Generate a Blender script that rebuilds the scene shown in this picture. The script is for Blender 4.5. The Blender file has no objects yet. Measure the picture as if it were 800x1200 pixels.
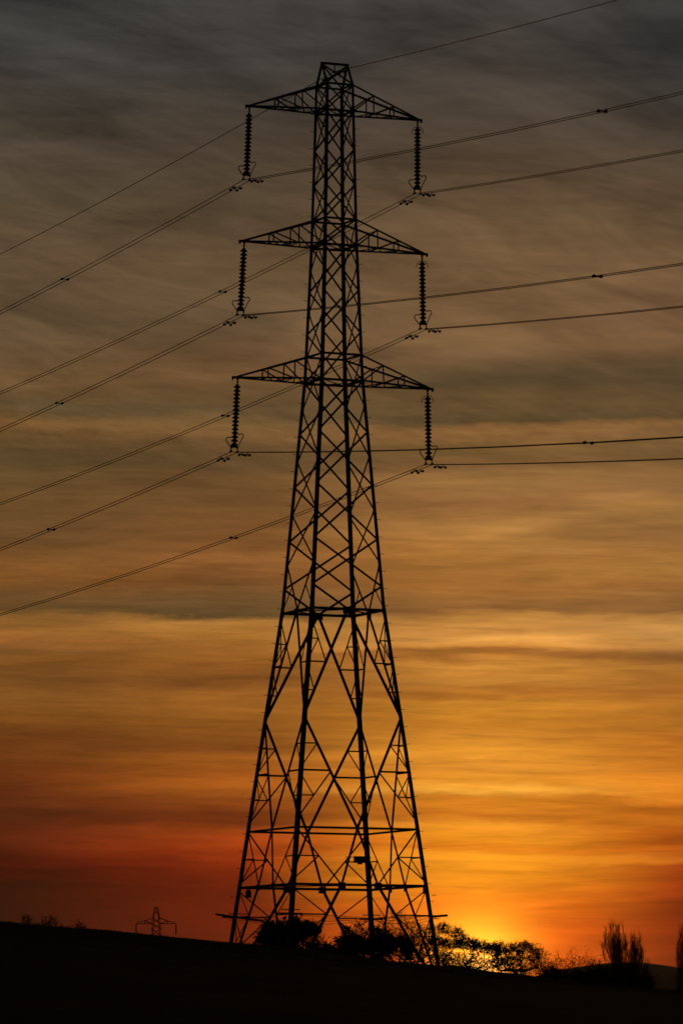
import bpy, math, random
import numpy as np
from mathutils import Vector, Matrix, noise
R = math.radians
scene = bpy.context.scene
COL = scene.collection

# ------------------------------------------------------------------ helpers
class MB:
    """collects geometry and links it as one mesh object"""
    def __init__(s): s.v = []; s.f = []; s.m = []
    def add(s, vs, fs, mi=0):
        b = len(s.v); s.v += [tuple(v) for v in vs]
        s.f += [tuple(b + i for i in f) for f in fs]; s.m += [mi] * len(fs)
    def box(s, c, sx, sy, sz, ax=Vector((1, 0, 0)), ay=Vector((0, 1, 0)), az=Vector((0, 0, 1)), mi=0):
        c = Vector(c); vs = []
        for k in (-1, 1):
            for a, b in ((-1, -1), (1, -1), (1, 1), (-1, 1)):
                vs.append(c + ax * (a * sx / 2) + ay * (b * sy / 2) + az * (k * sz / 2))
        s.add(vs, [(3, 2, 1, 0), (4, 5, 6, 7), (0, 1, 5, 4), (1, 2, 6, 5), (2, 3, 7, 6), (3, 0, 4, 7)], mi)
    def angle(s, p, q, w, t, out):
        """rolled steel L section from p to q, its heel towards 'out'"""
        p, q = Vector(p), Vector(q); d = (q - p).normalized()
        o = Vector(out); o = (o - d * o.dot(d))
        if o.length < 1e-5: o = d.orthogonal()
        o.normalize(); n = d.cross(o)
        a = (-o + n).normalized(); b = (-o - n).normalized()   # the two flanges run away from the heel
        heel = o * (w * 0.354)
        prof = [heel, heel + a * w, heel + a * w + b * t, heel + a * t + b * t, heel + b * w + a * t, heel + b * w]
        vs = [p + x for x in prof] + [q + x for x in prof]
        fs = [(i, (i + 1) % 6, 6 + (i + 1) % 6, 6 + i) for i in range(6)] + [(3, 2, 1, 0), (5, 4, 3, 0), (6, 7, 8, 9), (6, 9, 10, 11)]
        s.add(vs, fs)
    def tube(s, pts, rad, n=6, cap=True):
        pts = [Vector(p) for p in pts]; k = len(pts)
        if not hasattr(rad, '__len__'): rad = [rad] * k
        vs = []; up = None
        for i, p in enumerate(pts):
            d = (pts[min(i + 1, k - 1)] - pts[max(i - 1, 0)])
            d = d.normalized() if d.length > 1e-9 else Vector((0, 0, 1))
            if up is None: up = d.orthogonal().normalized()
            up = up - d * up.dot(d)
            up = up.normalized() if up.length > 1e-6 else d.orthogonal().normalized()
            sd = d.cross(up)
            for j in range(n):
                a = 2 * math.pi * j / n
                vs.append(p + (up * math.cos(a) + sd * math.sin(a)) * rad[i])
        fs = [(i * n + j, i * n + (j + 1) % n, (i + 1) * n + (j + 1) % n, (i + 1) * n + j) for i in range(k - 1) for j in range(n)]
        if cap: fs += [tuple(reversed(range(n))), tuple((k - 1) * n + j for j in range(n))]
        s.add(vs, fs)
    def lathe(s, prof, n=14):
        vs = [(r * math.cos(2 * math.pi * j / n), r * math.sin(2 * math.pi * j / n), z) for r, z in prof for j in range(n)]
        k = len(prof)
        s.add(vs, [(i * n + j, i * n + (j + 1) % n, (i + 1) * n + (j + 1) % n, (i + 1) * n + j) for i in range(k - 1) for j in range(n)])
    def build(s, name, mat, parent=None, smooth=False, loc=None):
        me = bpy.data.meshes.new(name); me.from_pydata(s.v, [], s.f)
        ms = mat if isinstance(mat, (list, tuple)) else [mat]
        for m in ms: me.materials.append(m)
        if len(ms) > 1: me.polygons.foreach_set('material_index', s.m)
        if smooth: me.polygons.foreach_set('use_smooth', [True] * len(s.f))
        me.update()
        o = bpy.data.objects.new(name, me); COL.objects.link(o)
        if parent: o.parent = parent
        if loc: o.location = loc
        return o

def empty(name, loc=(0, 0, 0)):
    o = bpy.data.objects.new(name, None); COL.objects.link(o); o.location = loc
    o.empty_display_size = 0.5
    return o
def tag(o, label=None, cat=None, group=None, kind=None):
    if label: o['label'] = label
    if cat: o['category'] = cat
    if group: o['group'] = group
    if kind: o['kind'] = kind
    return o
def copy_tree(o, parent=None):
    c = o.copy(); COL.objects.link(c); c.parent = parent
    for ch in list(o.children): copy_tree(ch, c)
    return c

# ------------------------------------------------------------------ materials
def mat(name, c1, c2, scale, rough=0.7, metal=0.0, bump=0.0, detail=6, spec=0.3):
    m = bpy.data.materials.new(name); m.use_nodes = True; nt = m.node_tree
    b = nt.nodes['Principled BSDF']; b.inputs['Roughness'].default_value = rough; b.inputs['Metallic'].default_value = metal
    b.inputs['Specular IOR Level'].default_value = spec
    tc = nt.nodes.new('ShaderNodeTexCoord'); n = nt.nodes.new('ShaderNodeTexNoise')
    n.inputs['Scale'].default_value = scale; n.inputs['Detail'].default_value = detail
    nt.links.new(tc.outputs['Object'], n.inputs['Vector'])
    r = nt.nodes.new('ShaderNodeValToRGB'); r.color_ramp.elements[0].position = 0.35; r.color_ramp.elements[1].position = 0.68
    r.color_ramp.elements[0].color = (*c1, 1); r.color_ramp.elements[1].color = (*c2, 1)
    nt.links.new(n.outputs['Fac'], r.inputs['Fac']); nt.links.new(r.outputs['Color'], b.inputs['Base Color'])
    if bump:
        bp = nt.nodes.new('ShaderNodeBump'); bp.inputs['Strength'].default_value = bump
        nt.links.new(n.outputs['Fac'], bp.inputs['Height']); nt.links.new(bp.outputs['Normal'], b.inputs['Normal'])
    return m
M = {
    'steel': mat('weathered_painted_steel', (.045, .05, .05), (.085, .085, .08), 3.0, .75),
    'galv': mat('galvanised_fitting', (.09, .09, .09), (.16, .16, .155), 20.0, .6, .5),
    'glazed': mat('brown_glazed_porcelain', (.03, .014, .008), (.05, .022, .012), 9.0, .5, spec=.4),
    'alu': mat('weathered_aluminium_wire', (.10, .10, .10), (.17, .165, .16), 12.0, .6, .4),
    'sign': mat('weathered_enamel_sign', (.10, .09, .03), (.2, .17, .04), 4.0, .55),
    'concrete': mat('concrete_footing', (.2, .19, .17), (.32, .3, .27), 5.0, .9, bump=.2),
    'soil': mat('dark_pasture_and_soil', (.016, .018, .009), (.035, .036, .017), .35, 1.0, bump=.4, spec=.05),
    'hill': mat('far_woods_and_fields', (.03, .04, .02), (.07, .075, .04), .01, 1.0, spec=.05),
    'grass': mat('rough_grass', (.02, .028, .01), (.05, .055, .02), 1.2, .9, spec=.1),
    'bark': mat('dark_bark', (.035, .026, .018), (.075, .058, .042), 4.0, .95, bump=.3, spec=.1),
    'leaf': mat('dark_leaves', (.02, .032, .01), (.06, .06, .018), 1.5, .8, spec=.15),
    'leaf_dry': mat('autumn_leaves', (.05, .028, .01), (.09, .055, .018), 2.0, .85, spec=.1),
}

# ------------------------------------------------------------------ camera
cam_d = bpy.data.cameras.new('camera'); cam = bpy.data.objects.new('camera', cam_d); COL.objects.link(cam)
cam_d.sensor_fit = 'VERTICAL'; cam_d.sensor_height = 36.0; cam_d.sensor_width = 24.0
cam_d.lens = 5677.0 / 1200 * 36
cam_d.clip_start = 0.5; cam_d.clip_end = 60000
cam.matrix_world = Matrix.Translation((0.4135, -240, 0)) @ Matrix.Rotation(math.pi / 2 + 0.10979, 4, 'X') @ Matrix.Rotation(0.00301, 4, 'Z')
scene.camera = cam

# ------------------------------------------------------------------ terrain
ROW = [(-2200, 1050), (-500, 1062), (0, 1080.5), (100, 1089), (150, 1093), (200, 1098), (270, 1104.5), (350, 1110.5), (420, 1119), (500, 1129.5),
       (560, 1136), (600, 1139.5), (660, 1146), (700, 1151), (755, 1156), (800, 1159.5), (1100, 1180), (2600, 1200)]
RX = [a for a, b in ROW]; RM = [(1225.8 - b) / 5677 for a, b in ROW]
def smooth(a, b, t):
    t = min(1, max(0, (t - a) / (b - a))); return t * t * (3 - 2 * t)
def ground(x, y):
    d = y + 240
    m = float(np.interp(400 + 33.4 * x, RX, RM)) * 170
    t = d / 170
    if d < 170:
        z = -1.6 + (m + 1.6) * (max(t, 0) ** 1.15 if t > 0 else t)
    else:
        e = d - 170
        z = m - 0.012 * e - 0.02 * (math.sqrt(e * e + 36) - 6) * math.exp(-e / 40)
    far = smooth(500, 1600, d)
    z = z * (1 - far) - 9 * far
    if d < -400: z = -1.6 - 4
    elif d < 0: z = max(z, -5.6)
    side = smooth(120, 900, abs(x)); z = z * (1 - side) + (-4) * side
    if abs(x) < 400 and d > 3:
        w = min(1, d / 60)
        z += w * (0.05 * noise.noise(Vector((x * .35, y * .2, 0))) + 0.02 * noise.noise(Vector((x * 1.6, y * .9, 5))))
    return z
def build_terrain():
    def axis(segs):
        out = []
        for a, b, n in segs: out += list(np.linspace(a, b, n, endpoint=False))
        out.append(segs[-1][1]); return out
    xs = axis([(-12000, -2500, 8), (-2500, -400, 14), (-400, -60, 34), (-60, -26, 34), (-26, 26, 210), (26, 60, 34), (60, 400, 34), (400, 2500, 14), (2500, 12000, 8)])
    ys = axis([(-3000, -600, 8), (-600, -260, 12), (-260, -110, 60), (-110, -40, 140), (-40, 60, 60), (60, 400, 40), (400, 1500, 26), (1500, 12000, 16)])
    nx, ny = len(xs), len(ys)
    mb = MB(); mb.v = [(x, y, ground(x, y)) for y in ys for x in xs]
    mb.f = [(j * nx + i, j * nx + i + 1, (j + 1) * nx + i + 1, (j + 1) * nx + i) for j in range(ny - 1) for i in range(nx - 1)]
    mb.m = [0] * len(mb.f)
    tag(mb.build('ground', M['soil'], smooth=True), kind='structure')
build_terrain()

def build_grass():
    rnd = random.Random(5); mb = MB()
    for _ in range(16000):
        y = rnd.uniform(-92, -55); x = rnd.uniform(-21, 21)
        p = Vector((x, y, ground(x, y) - .01)); h = rnd.uniform(.03, .10) * (1 + 1.5 * max(0, noise.noise(Vector((x * .6, y * .6, 9)))))
        if rnd.random() < .012: h *= 2.2
        a = rnd.uniform(0, 2 * math.pi); w = rnd.uniform(.006, .014); l = Vector((rnd.gauss(0, .35), rnd.gauss(0, .35), 1)) * h
        s = Vector((math.cos(a), math.sin(a), 0)) * w
        mb.add([p - s, p + s, p + l], [(0, 1, 2)])
    tag(mb.build('grass', M['grass']), 'short rough grass along the brow of the dark field', 'grass', kind='stuff')
build_grass()

def build_far_hill():
    mb = MB(); xs = np.linspace(-2600, 5200, 260); ys = np.linspace(7000, 9800, 34)
    def h(x, y):
        r = 175 * math.exp(-((x - 480) / 290) ** 2) * .55 + 62 * math.exp(-((x - 900) / 900) ** 2) + 30 * math.exp(-((x + 300) / 900) ** 2)
        r += 7 * noise.noise(Vector((x * .004, y * .002, 1))) + 1.6 * noise.noise(Vector((x * .03, y * .01, 4)))
        return -12 + r * math.exp(-((y - 8200) / 560) ** 2)
    nx = len(xs)
    mb.v = [(x, y, h(x, y)) for y in ys for x in xs]
    mb.f = [(j * nx + i, j * nx + i + 1, (j + 1) * nx + i + 1, (j + 1) * nx + i) for j in range(len(ys) - 1) for i in range(nx - 1)]
    mb.m = [0] * len(mb.f)
    tag(mb.build('hill', M['hill'], smooth=True), kind='structure')
build_far_hill()

# ------------------------------------------------------------------ the pylon
TH = 0.39768
U = Vector((math.cos(TH), math.sin(TH), 0)); V = Vector((-math.sin(TH), math.cos(TH), 0)); Z = Vector((0, 0, 1))
LV = dict(t1=48.02, b1=46.67, t2=41.16, b2=39.82, t3=34.29, b3=32.97, w=21.45, k=16.10, m=10.59, l=7.81)
SZ = [(2.0, 4.215), (7.81, 3.545), (10.59, 3.225), (16.10, 2.59), (21.45, 1.95), (32.97, 1.12), (34.29, 1.07), (39.82, .88), (41.16, .846), (46.67, .737), (48.02, .712), (50, .66)]
def S(z): return float(np.interp(z, [a for a, b in SZ], [b for a, b in SZ]))
FACES = {'front': (U, -V), 'back': (U, V), 'left': (V, -U), 'right': (V, U)}
def FP(face, f, z):
    a, o = FACES[face]; s = S(z); return a * (f * s) + o * s + Z * z
def CP(su, sv, z): s = S(z); return U * su * s + V * sv * s + Z * z

BASE = 2.45
pylon = empty('electricity_pylon', (0, 0, BASE)); OFF = Vector((0, 0, -BASE))
tag(pylon, 'tall dark lattice steel pylon with three pairs of arms in the middle of the picture', 'pylon')
def part(mb, name, m, parent=None, smooth=False):
    o = mb.build(name, M[m], parent or pylon, smooth)
    if parent is None: o.location = OFF
    return o

for su, sv in ((-1, 1), (-1, -1), (1, 1), (1, -1)):
    mb = MB(); zs = [BASE - .35, 7.81, 10.59, 16.1, 21.45, 32.97, 39.82, 46.67, 48.06]
    ws = [.215, .215, .205, .195, .175, .16, .145, .13]
    for i in range(len(zs) - 1):
        mb.angle(CP(su, sv, zs[i]), CP(su, sv, zs[i + 1] + (.25 if i < 7 else 0)), ws[i], .022, U * su + V * sv)
    for z in (7.81, 16.1, 10.59, 13.3, 21.45, 26.4, 31.6, 36.6, 43):     # splice plates and gussets
        c = CP(su, sv, z) + (U * su + V * sv) * .012
        mb.box(c - U * su * .06 + V * sv * .004, .18, .016, .34, U, V, Z); mb.box(c - V * sv * .06 + U * su * .004, .016, .18, .34, U, V, Z)
    lg = part(mb, 'leg', 'steel')
    if su * sv < 0:
        d = -U if su < 0 else U
        z = 6.2; k = 0
        while z < 47.9:
            b = MB(); p = CP(su, sv, z) + (U * su + V * sv) * .03
            b.tube([p, p + d * .19, p + d * .2 + Z * .03], .013, 5)
            part(b, 'step_bolt', 'galv', lg); z += .86; k += 1
    f = MB(); c = CP(su, sv, BASE); gz = ground(c.x, c.y)
    f.box(Vector((c.x, c.y, gz - .1)), .9, .9, .7, U, V, Z); f.box(Vector((c.x, c.y, gz + .35)), .6, .6, .22, U, V, Z)
    part(f, 'footing', 'concrete')

def seg(mb, face, a, b, w=.085, inn=.0):
    o = FACES[face][1]; p = FP(face, *a); q = FP(face, *b)
    mb.angle(p - o * inn, q - o * inn, w * .92, .012, o)
def xpan(face, z0, z1, w):
    mb = MB(); seg(mb, face, (-1, z0), (1, z1), w, .0); seg(mb, face, (1, z0), (-1, z1), w, .055)
    part(mb, 'bracing', 'steel')
def half(face, zc, zm, w, gus=False, extra=False):
    """from both corners at zc to the middle of the face at zm"""
    mb = MB(); seg(mb, face, (-1, zc), (0, zm), w); seg(mb, face, (1, zc), (0, zm), w, .04)
    if gus:
        a, o = FACES[face]; mb.box(FP(face, 0, zm) - Z * .06, .55, .02, .36, a, o, Z)
    if extra:
        for sg in (-1, 1): seg(mb, face, (sg * .5, (zc + zm) / 2), (sg, zm + .1), .055, .02)
    part(mb, 'bracing', 'steel')
for face in FACES:
    fb = face in ('front', 'back')
    xpan(face, 46.67, 48.02, .066)
    for a, b in ((46.67, 44.73), (44.73, 42.94), (42.94, 41.16)): xpan(face, b, a, .074)
    if fb:
        xpan(face, 39.82, 41.16, .07)
        for a, b in ((39.82, 37.56), (37.56, 35.43)): xpan(face, b, a, .078)
        half(face, 35.43, 34.29, .072); half(face, 32.97, 34.29, .072)
        for a, b in ((32.97, 30.40), (30.40, 27.74), (27.74, 25.01), (25.01, 22.65)): xpan(face, b, a, .084)
        half(face, 22.65, 21.45, .09, True)
    else:
        half(face, 41.16, 39.82, .07); half(face, 38.70, 39.82, .072)
        for a, b in ((38.70, 36.59), (36.59, 34.29)): xpan(face, b, a, .078)
        half(face, 34.29, 32.97, .072); half(face, 31.65, 32.97, .075)
        for a, b in ((31.65, 29.09), (29.09, 26.41), (26.41, 23.85)): xpan(face, b, a, .084)
        half(face, 23.85, 21.45, .09, True, True)
    zw, zk, zm, zl = LV['w'], LV['k'], LV['m'], LV['l']
    for sg in (-1, 1):
        # waist to knee
        mb = MB(); seg(mb, face, (0, zw), (sg, zk), .125)
        def D(fr): z = zw + (zk - zw) * fr; return (sg * fr * S(zk) / S(z), z)       # on the diagonal
        def Lg(fr): return (sg, zw + (zk - zw) * fr)
        P = D(.50); top = Lg(.07); Q = ((P[0] * S(P[1]) + top[0] * S(top[1])) / 2 / S((P[1] + top[1]) / 2), (P[1] + top[1]) / 2)
        seg(mb, face, P, (Lg(.5)), .06); seg(mb, face, P, top, .055, .02); seg(mb, face, Q, (sg, Q[1]), .05, .03); seg(mb, face, Q, Lg(.5), .05, .04)
        seg(mb, face, Lg(.53), D(.765), .05, .02); seg(mb, face, D(.765), Lg(.765), .05, .03); seg(mb, face, Lg(.78), D(.885), .045, .02); seg(mb, face, D(.885), Lg(.885), .045, .03)
        part(mb, 'bracing', 'steel')
        # knee to the ring below
        mb = MB(); seg(mb, face, (sg, zk), (0, zm), .115)
        def D(fr): z = zk + (zm - zk) * fr; return (sg * (1 - fr) * S(zk) / S(z), z)
        def Lg(fr): return (sg, zk + (zm - zk) * fr)
        seg(mb, face, D(.25), Lg(.25), .055, .03); seg(mb, face, D(.25), Lg(.48), .05, .04); seg(mb, face, D(.49), Lg(.49), .075, .03)
        P = D(.50); b = Lg(.93); Q = ((P[0] * S(P[1]) + b[0] * S(b[1])) / 2 / S((P[1] + b[1]) / 2), (P[1] + b[1]) / 2)
        seg(mb, face, P, b, .06, .02); seg(mb, face, Q, (sg, Q[1]), .05, .03); seg(mb, face, Lg(.51), Q, .05, .04)
        part(mb, 'bracing', 'steel')
        # lower ring zone and feet
        mb = MB(); g = (sg * .27, zl)
        seg(mb, face, (0, zm), g, .10); seg(mb, face, (sg, zm), g, .065, .03)
        mz = (zm + zl) / 2; md = (sg * (S(zm) + .27 * S(zl)) / 2 / S(mz), mz)
        seg(mb, face, md, (sg, mz), .05, .04); seg(mb, face, md, (sg, zl + .2), .055, .05)
        seg(mb, face, g, (sg, BASE - .1), .125)
        a, o = FACES[face]; mb.box(FP(face, *g) - Z * .05, .4, .02, .32, a, o, Z)
        def D(fr): z = zl + (BASE - zl) * fr; return (sg * (.27 * S(zl) + (S(BASE) - .27 * S(zl)) * fr) / S(z), z)
        def Lg(fr): return (sg, zl + (BASE - zl) * fr)
        seg(mb, face, Lg(.03), D(.27), .05, .03); seg(mb, face, D(.27), Lg(.27), .05, .04); seg(mb, face, D(.28), Lg(.63), .05, .03)
        seg(mb, face, Lg(.27), D(.63), .05, .05); seg(mb, face, D(.63), Lg(.63), .045, .04)
        part(mb, 'bracing', 'steel')
for key, w in (('t1', .09), ('b1', .1), ('t2', .09), ('b2', .1), ('t3', .09), ('b3', .1), ('w', .11), ('m', .085), ('l', .10)):
    mb = MB(); z = LV[key]
    for face in FACES: seg(mb, face, (-1, z), (1, z), w, .03)
    if key in ('b1', 'b2', 'b3'):
        mb.angle(CP(-1, -1, z), CP(1, 1, z), .05, .012, Z); mb.angle(CP(-1, 1, z - .08), CP(1, -1, z - .08), .05, .012, Z)
    if key == 'w':
        ms = [FP(f, 0, z - .02) for f in ('front', 'right', 'back', 'left')]
        for i in range(4): mb.angle(ms[i], ms[(i + 1) % 4], .075, .012, Z)
    if key == 'l':
        for fa, sa, fb_, sb in (('front', -1, 'left', -1), ('front', 1, 'right', -1), ('back', -1, 'left', 1), ('back', 1, 'right', 1)):
            mb.angle(FP(fa, sa * .27, z - .05), FP(fb_, sb * .27, z - .05), .06, .012, Z)
    part(mb, 'ring_frame', 'steel')

# peak
mb = MB(); zp = 49.12
for su in (-1, 1):
    for sv in (-1, 1):
        mb.angle(CP(su, sv, 48.02), U * su * .68 + V * sv * .06 + Z * zp, .10, .014, V * sv)
    for sv in (-1, 1):
        mb.angle(CP(su, sv, 48.05), U * -su * .66 + V * sv * .05 + Z * (zp - .05), .07, .012, V * sv)
mb.box(Z * (zp + .03), 1.5, .16, .10, U, V, Z)
part(mb, 'peak', 'steel')
mb = MB(); mb.tube([Z * (zp - .01), Z * (zp - .2), Z * (zp - .36)], .03, 6); mb.box(Z * (zp - .37), .06, .3, .07, U, V, Z)
part(mb, 'earth_wire_clamp', 'galv')

# crossarms
ARMS = {1: ('t1', 'b1', 4.709, 46.62, 4.594, 4.557), 2: ('t2', 'b2', 5.018, 39.77, 4.831, 4.811), 3: ('t3', 'b3', 5.347, 32.91, 5.148, 5.125)}
for n, (kt, kb, a, za, aL, aR) in ARMS.items():
    for su in (-1, 1):
        zt, zb = LV[kt], LV[kb]; tip = U * su * (a - .12) + Z * (za + .04)
        ch = MB()
        root = {}
        for sv in (-1, 1):
            T = CP(su, sv, zt); B = CP(su, sv, zb); root[sv] = (T, B)
            ch.angle(T, tip + V * sv * .05 + Z * .03, .092, .014, V * sv + Z)
            ch.angle(B, tip + V * sv * .05 - Z * .04, .088, .014, V * sv - Z)
        ch.box(U * su * (a - .16) + Z * (za + .02), .5, .14, .11, U, V, Z)
        ch.box(U * su * (a + .06) + Z * (za - .03), .07, .12, .16, U, V, Z)
        arm = part(ch, 'crossarm', 'steel')
        lc = MB()
        fr = (.375, .686)
        for sv in (-1, 1):
            T, B = root[sv]
            tt = [tip.lerp(T, f) for f in fr]; bb = [tip.lerp(B, f) for f in fr]
            for i in (0, 1): lc.angle(tt[i], bb[i], .055, .01, V * sv)
            lc.angle(tt[0], bb[1], .055, .01, V * sv); lc.angle(tt[1], B, .055, .01, V * sv)
        pb = {sv: [tip.lerp(root[sv][1], f) for f in (.2, .375, .53, .686, .84, 1)] for sv in (-1, 1)}
        pt = {sv: [tip.lerp(root[sv][0], f) for f in (.375, .686)] for sv in (-1, 1)}
        for i in (1, 3): lc.angle(pb[-1][i], pb[1][i], .05, .01, -Z)
        for i in range(5): s_ = -1 if i % 2 else 1; lc.angle(pb[s_][i], pb[-s_][i + 1], .05, .01, -Z)
        for i in (0, 1): lc.angle(pt[-1][i], pt[1][i], .05, .01, Z)
        part(lc, 'lacing', 'steel', arm)

# signs and plates on the lower body
mb = MB(); c = U * -2.99 + V * (S(7.5) + .05) + Z * 7.50; mb.box(c, .30, .03, .34, U, V, Z); mb.box(c + Z * .2, .2, .05, .08, U, V, Z); part(mb, 'warning_plate', 'sign')
mb = MB(); c = V * -3.06 + U * (S(7.5) + .05) + Z * 7.62; mb.box(c, .03, .32, .34, U, V, Z); mb.box(c + Z * .2, .05, .2, .08, U, V, Z); part(mb, 'warning_plate', 'sign')
mb = MB(); c = U * 2.93 + V * (S(9.3) + .06) + Z * 9.33; mb.box(c, .62, .06, .34, U, V, Z); mb.box(c - Z * .18 + U * .02, .26, .05, .12, U, V, Z); mb.box(c + U * .38 + Z * .1, .5, .03, .05, U, V, Z)
mb.box(c - U * .52 + Z * .115, .5, .03, .04, U, V, Z); part(mb, 'number_plate', 'sign')

# climbing guard: outriggers at each leg and strands of barbed wire round them
ZG = 6.36
tips = {}
for su, sv in ((-1, 1), (-1, -1), (1, -1), (1, 1)):
    mb = MB(); c = CP(su, sv, ZG); d = (U * su + V * sv).normalized(); e = (U * su - V * sv).normalized()
    tips[su, sv] = c + d * .62
    if su < 0 < sv:
        mb.angle(c - U * .98 + Z * .14, c + U * 1.55 - Z * .16, .13, .02, Z); mb.box(c - U * .35 + Z * .0, .5, .12, .08, U, V, Z); mb.box(c + U * .25 + Z * .16, 1.1, .06, .05, U, V, Z)
    elif sv < 0 < su:
        mb.angle(c - U * .55, c + U * .12 - Z * .02, .09, .02, Z); mb.angle(c - U * .05 - Z * .05, c + U * .86 + Z * .03, .14, .02, Z); mb.box(c + U * .25 - Z * .15, .4, .06, .04, U, V, Z)
    else:
        mb.box(c, 1.25, .09, .10, U, V, Z); mb.box(c + Z * .2, .95, .06, .05, U, V, Z)
        mb.box(c - V * sv * .3, .08, 1.1, .07, U, V, Z)
    mb.angle(c - d * .2, c + d * .66, .07, .012, Z)
    mb.box(c + d * .14 + Z * 1.0, .22, .02, .03, d, e, Z)
    part(mb, 'climbing_guard', 'steel')
order = [(-1, -1), (1, -1), (1, 1), (-1, 1)]
rnd = random.Random(3)
for i in range(4):
    a, b = order[i], order[(i + 1) % 4]; mb = MB()
    for k in range(4):
        oa = (U * a[0] + V * a[1]) * (.15 * k - .42); ob = (U * b[0] + V * b[1]) * (.15 * k - .42)
        pa = tips[a] + oa; pb_ = tips[b] + ob; sag = rnd.uniform(.10, .42); kink = rnd.uniform(-.06, .06)
        pts = []
        for j in range(25):
            t = j / 24; p = pa.lerp(pb_, t); p = p - Z * (sag * 4 * t * (1 - t)) + Z * (kink * math.sin(t * 9)); pts.append(p)
            if 0 < j < 24: 
                q = p + Vector((rnd.uniform(-.03, .03), 0, .035)); mb.tube([p - Z * .035, q], .004, 3)
        mb.tube(pts, .009, 4)
    part(mb, 'barbed_wire', 'galv')

# ------------------------------------------------------------------ insulator strings
def make_insulator(side):
    root = empty('insulator_string')
    def p(mb, name, m, smooth=False): return mb.build(name, M[m], root, smooth)
    mb = MB(); mb.tube([Z * .06, Z * -.14], .03, 6); mb.box(Z * -.04, .10, .05, .10); mb.box(Z * -.18, .05, .12, .12); mb.tube([Z * -.2, Z * -.34], .035, 8)
    p(mb, 'shackle', 'galv')
    disc = MB(); disc.lathe([(.0, .10), (.075, .10), (.085, .045), (.10, .028), (.14, .012), (.172, -.02), (.178, -.05), (.168, -.066), (.14, -.058), (.115, -.078), (.09, -.06), (.078, -.075), (.07, -.10), (.0, -.10)], 18)
    first = None
    for i in range(16):
        z = -.40 - i * .1895
        if first is None: first = p(disc, 'disc', 'glazed', True); o = first
        else: o = first.copy(); COL.objects.link(o)
        o.location = (0, 0, z)
    mb = MB(); mb.tube([Z * -3.24, Z * -3.36], .04, 8)
    mb.box(Z * -3.38, .42, .05, .10); mb.box(Z * -3.33, .26, .04, .08); p(mb, 'yoke_plate', 'galv')
    for s in (-1, 1):
        mb = MB(); mb.tube([Vector((s * .17, 0, -3.40)), Vector((s * .17, 0, -3.58))], .032, 6)
        mb.tube([Vector((s * .17, -.17, -3.605)), Vector((s * .17, -.06, -3.63)), Vector((s * .17, .06, -3.63)), Vector((s * .17, .17, -3.605))], [.025, .055, .055, .025], 8)
        p(mb, 'suspension_clamp', 'galv')
    for s in (-1, 1):
        mb = MB(); h = .14 if s > 0 else 0.0; q = lambda x, z: Vector((s * x * .72, -s * x * .9, z))
        mb.tube([q(.10, -3.44), q(.20, -3.36), q(.33, -3.18 + h), q(.415, -3.05 + h), q(.43, -2.97 + h), q(.39, -2.91 + h), q(.30, -2.895 + h), q(.17, -2.925 + h)], .026, 6)
        p(mb, 'arcing_horn', 'galv', True)
    if side > 0:
        for s in (-1, 1):
            mb = MB(); mb.tube([Vector((s * .06, 0, -.26)), Vector((s * .16, -s * .05, -.30)), Vector((s * .25, -s * .08, -.42)), Vector((s * .29, -s * .1, -.60))], .017, 6)
            p(mb, 'arcing_horn', 'galv', True)
    return root
proto = {-1: make_insulator(-1), 1: make_insulator(1)}
ATT = {'1L': (-4.594, 46.57), '1R': (4.557, 46.56), '2L': (-4.831, 39.74), '2R': (4.811, 39.71), '3L': (-5.148, 32.89), '3R': (5.125, 32.86)}
BOT = {'1L': (-4.735, 42.891), '1R': (4.553, 42.856), '2L': (-5.03, 36.06), '2R': (4.882, 35.965), '3L': (-5.318, 29.207), '3R': (5.2, 29.109)}
AN = {'1': 'top', '2': 'middle', '3': 'lowest'}; SN = {'L': 'left', 'R': 'right'}
used = set()
for k in ATT:
    sd = -1 if k[1] == 'L' else 1
    o = proto[sd] if sd not in used else copy_tree(proto[sd]); used.add(sd)
    u, z = ATT[k]; bu, bz = BOT[k]; L = math.hypot(bu - u, bz - z)
    o.location = U * u + Z * z; o.rotation_euler = (0, -math.asin((bu - u) / L), TH); s = L / 3.63; o.scale = (1, 1, s)
    tag(o, 'dark ribbed insulator string hanging from the %s end of the %s crossarm' % (SN[k[1]], AN[k[0]]), 'insulator', 'insulator strings hanging from the crossarms')

# ------------------------------------------------------------------ conductors
PH_A, C_A = .4263, 2.91e-4; PH_N, C_N = .4125, 2.94e-4
B_A = {'e': .0601, '1L': .0639, '1R': .0649, '2L': .0643, '2R': .063, '3L': .0645, '3R': .0617}
B_N = {'e': .0913, '1L': .0998, '1R': .1009, '2L': .1066, '2R': .1063, '3L': .1125, '3R': .1072}
VA = Vector((-math.sin(PH_A), math.cos(PH_A), 0)); VN = Vector((-math.sin(PH_N), math.cos(PH_N), 0))
def wp(k, u0, z0, t):
    if t >= 0: return U * u0 + VA * t + Z * (z0 - B_A[k] * t + C_A * t * t)
    s = -t; return U * u0 - VN * s + Z * (z0 - B_N[k] * s + C_N * s * s)
TS = sorted(set([0.0] + [s * x for s in (-1, 1) for x in (.5, 1, 2, 4, 7, 11, 16, 22, 30, 40, 52, 65, 80, 100, 120, 145, 170, 200, 230, 265, 300)]))
SP = {k_: (-39.3 + d_, 24.9 + d_) for k_, d_ in (('1L', 0), ('1R', .2), ('2L', -.1), ('2R', .5), ('3L', .2), ('3R', 0))}
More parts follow.
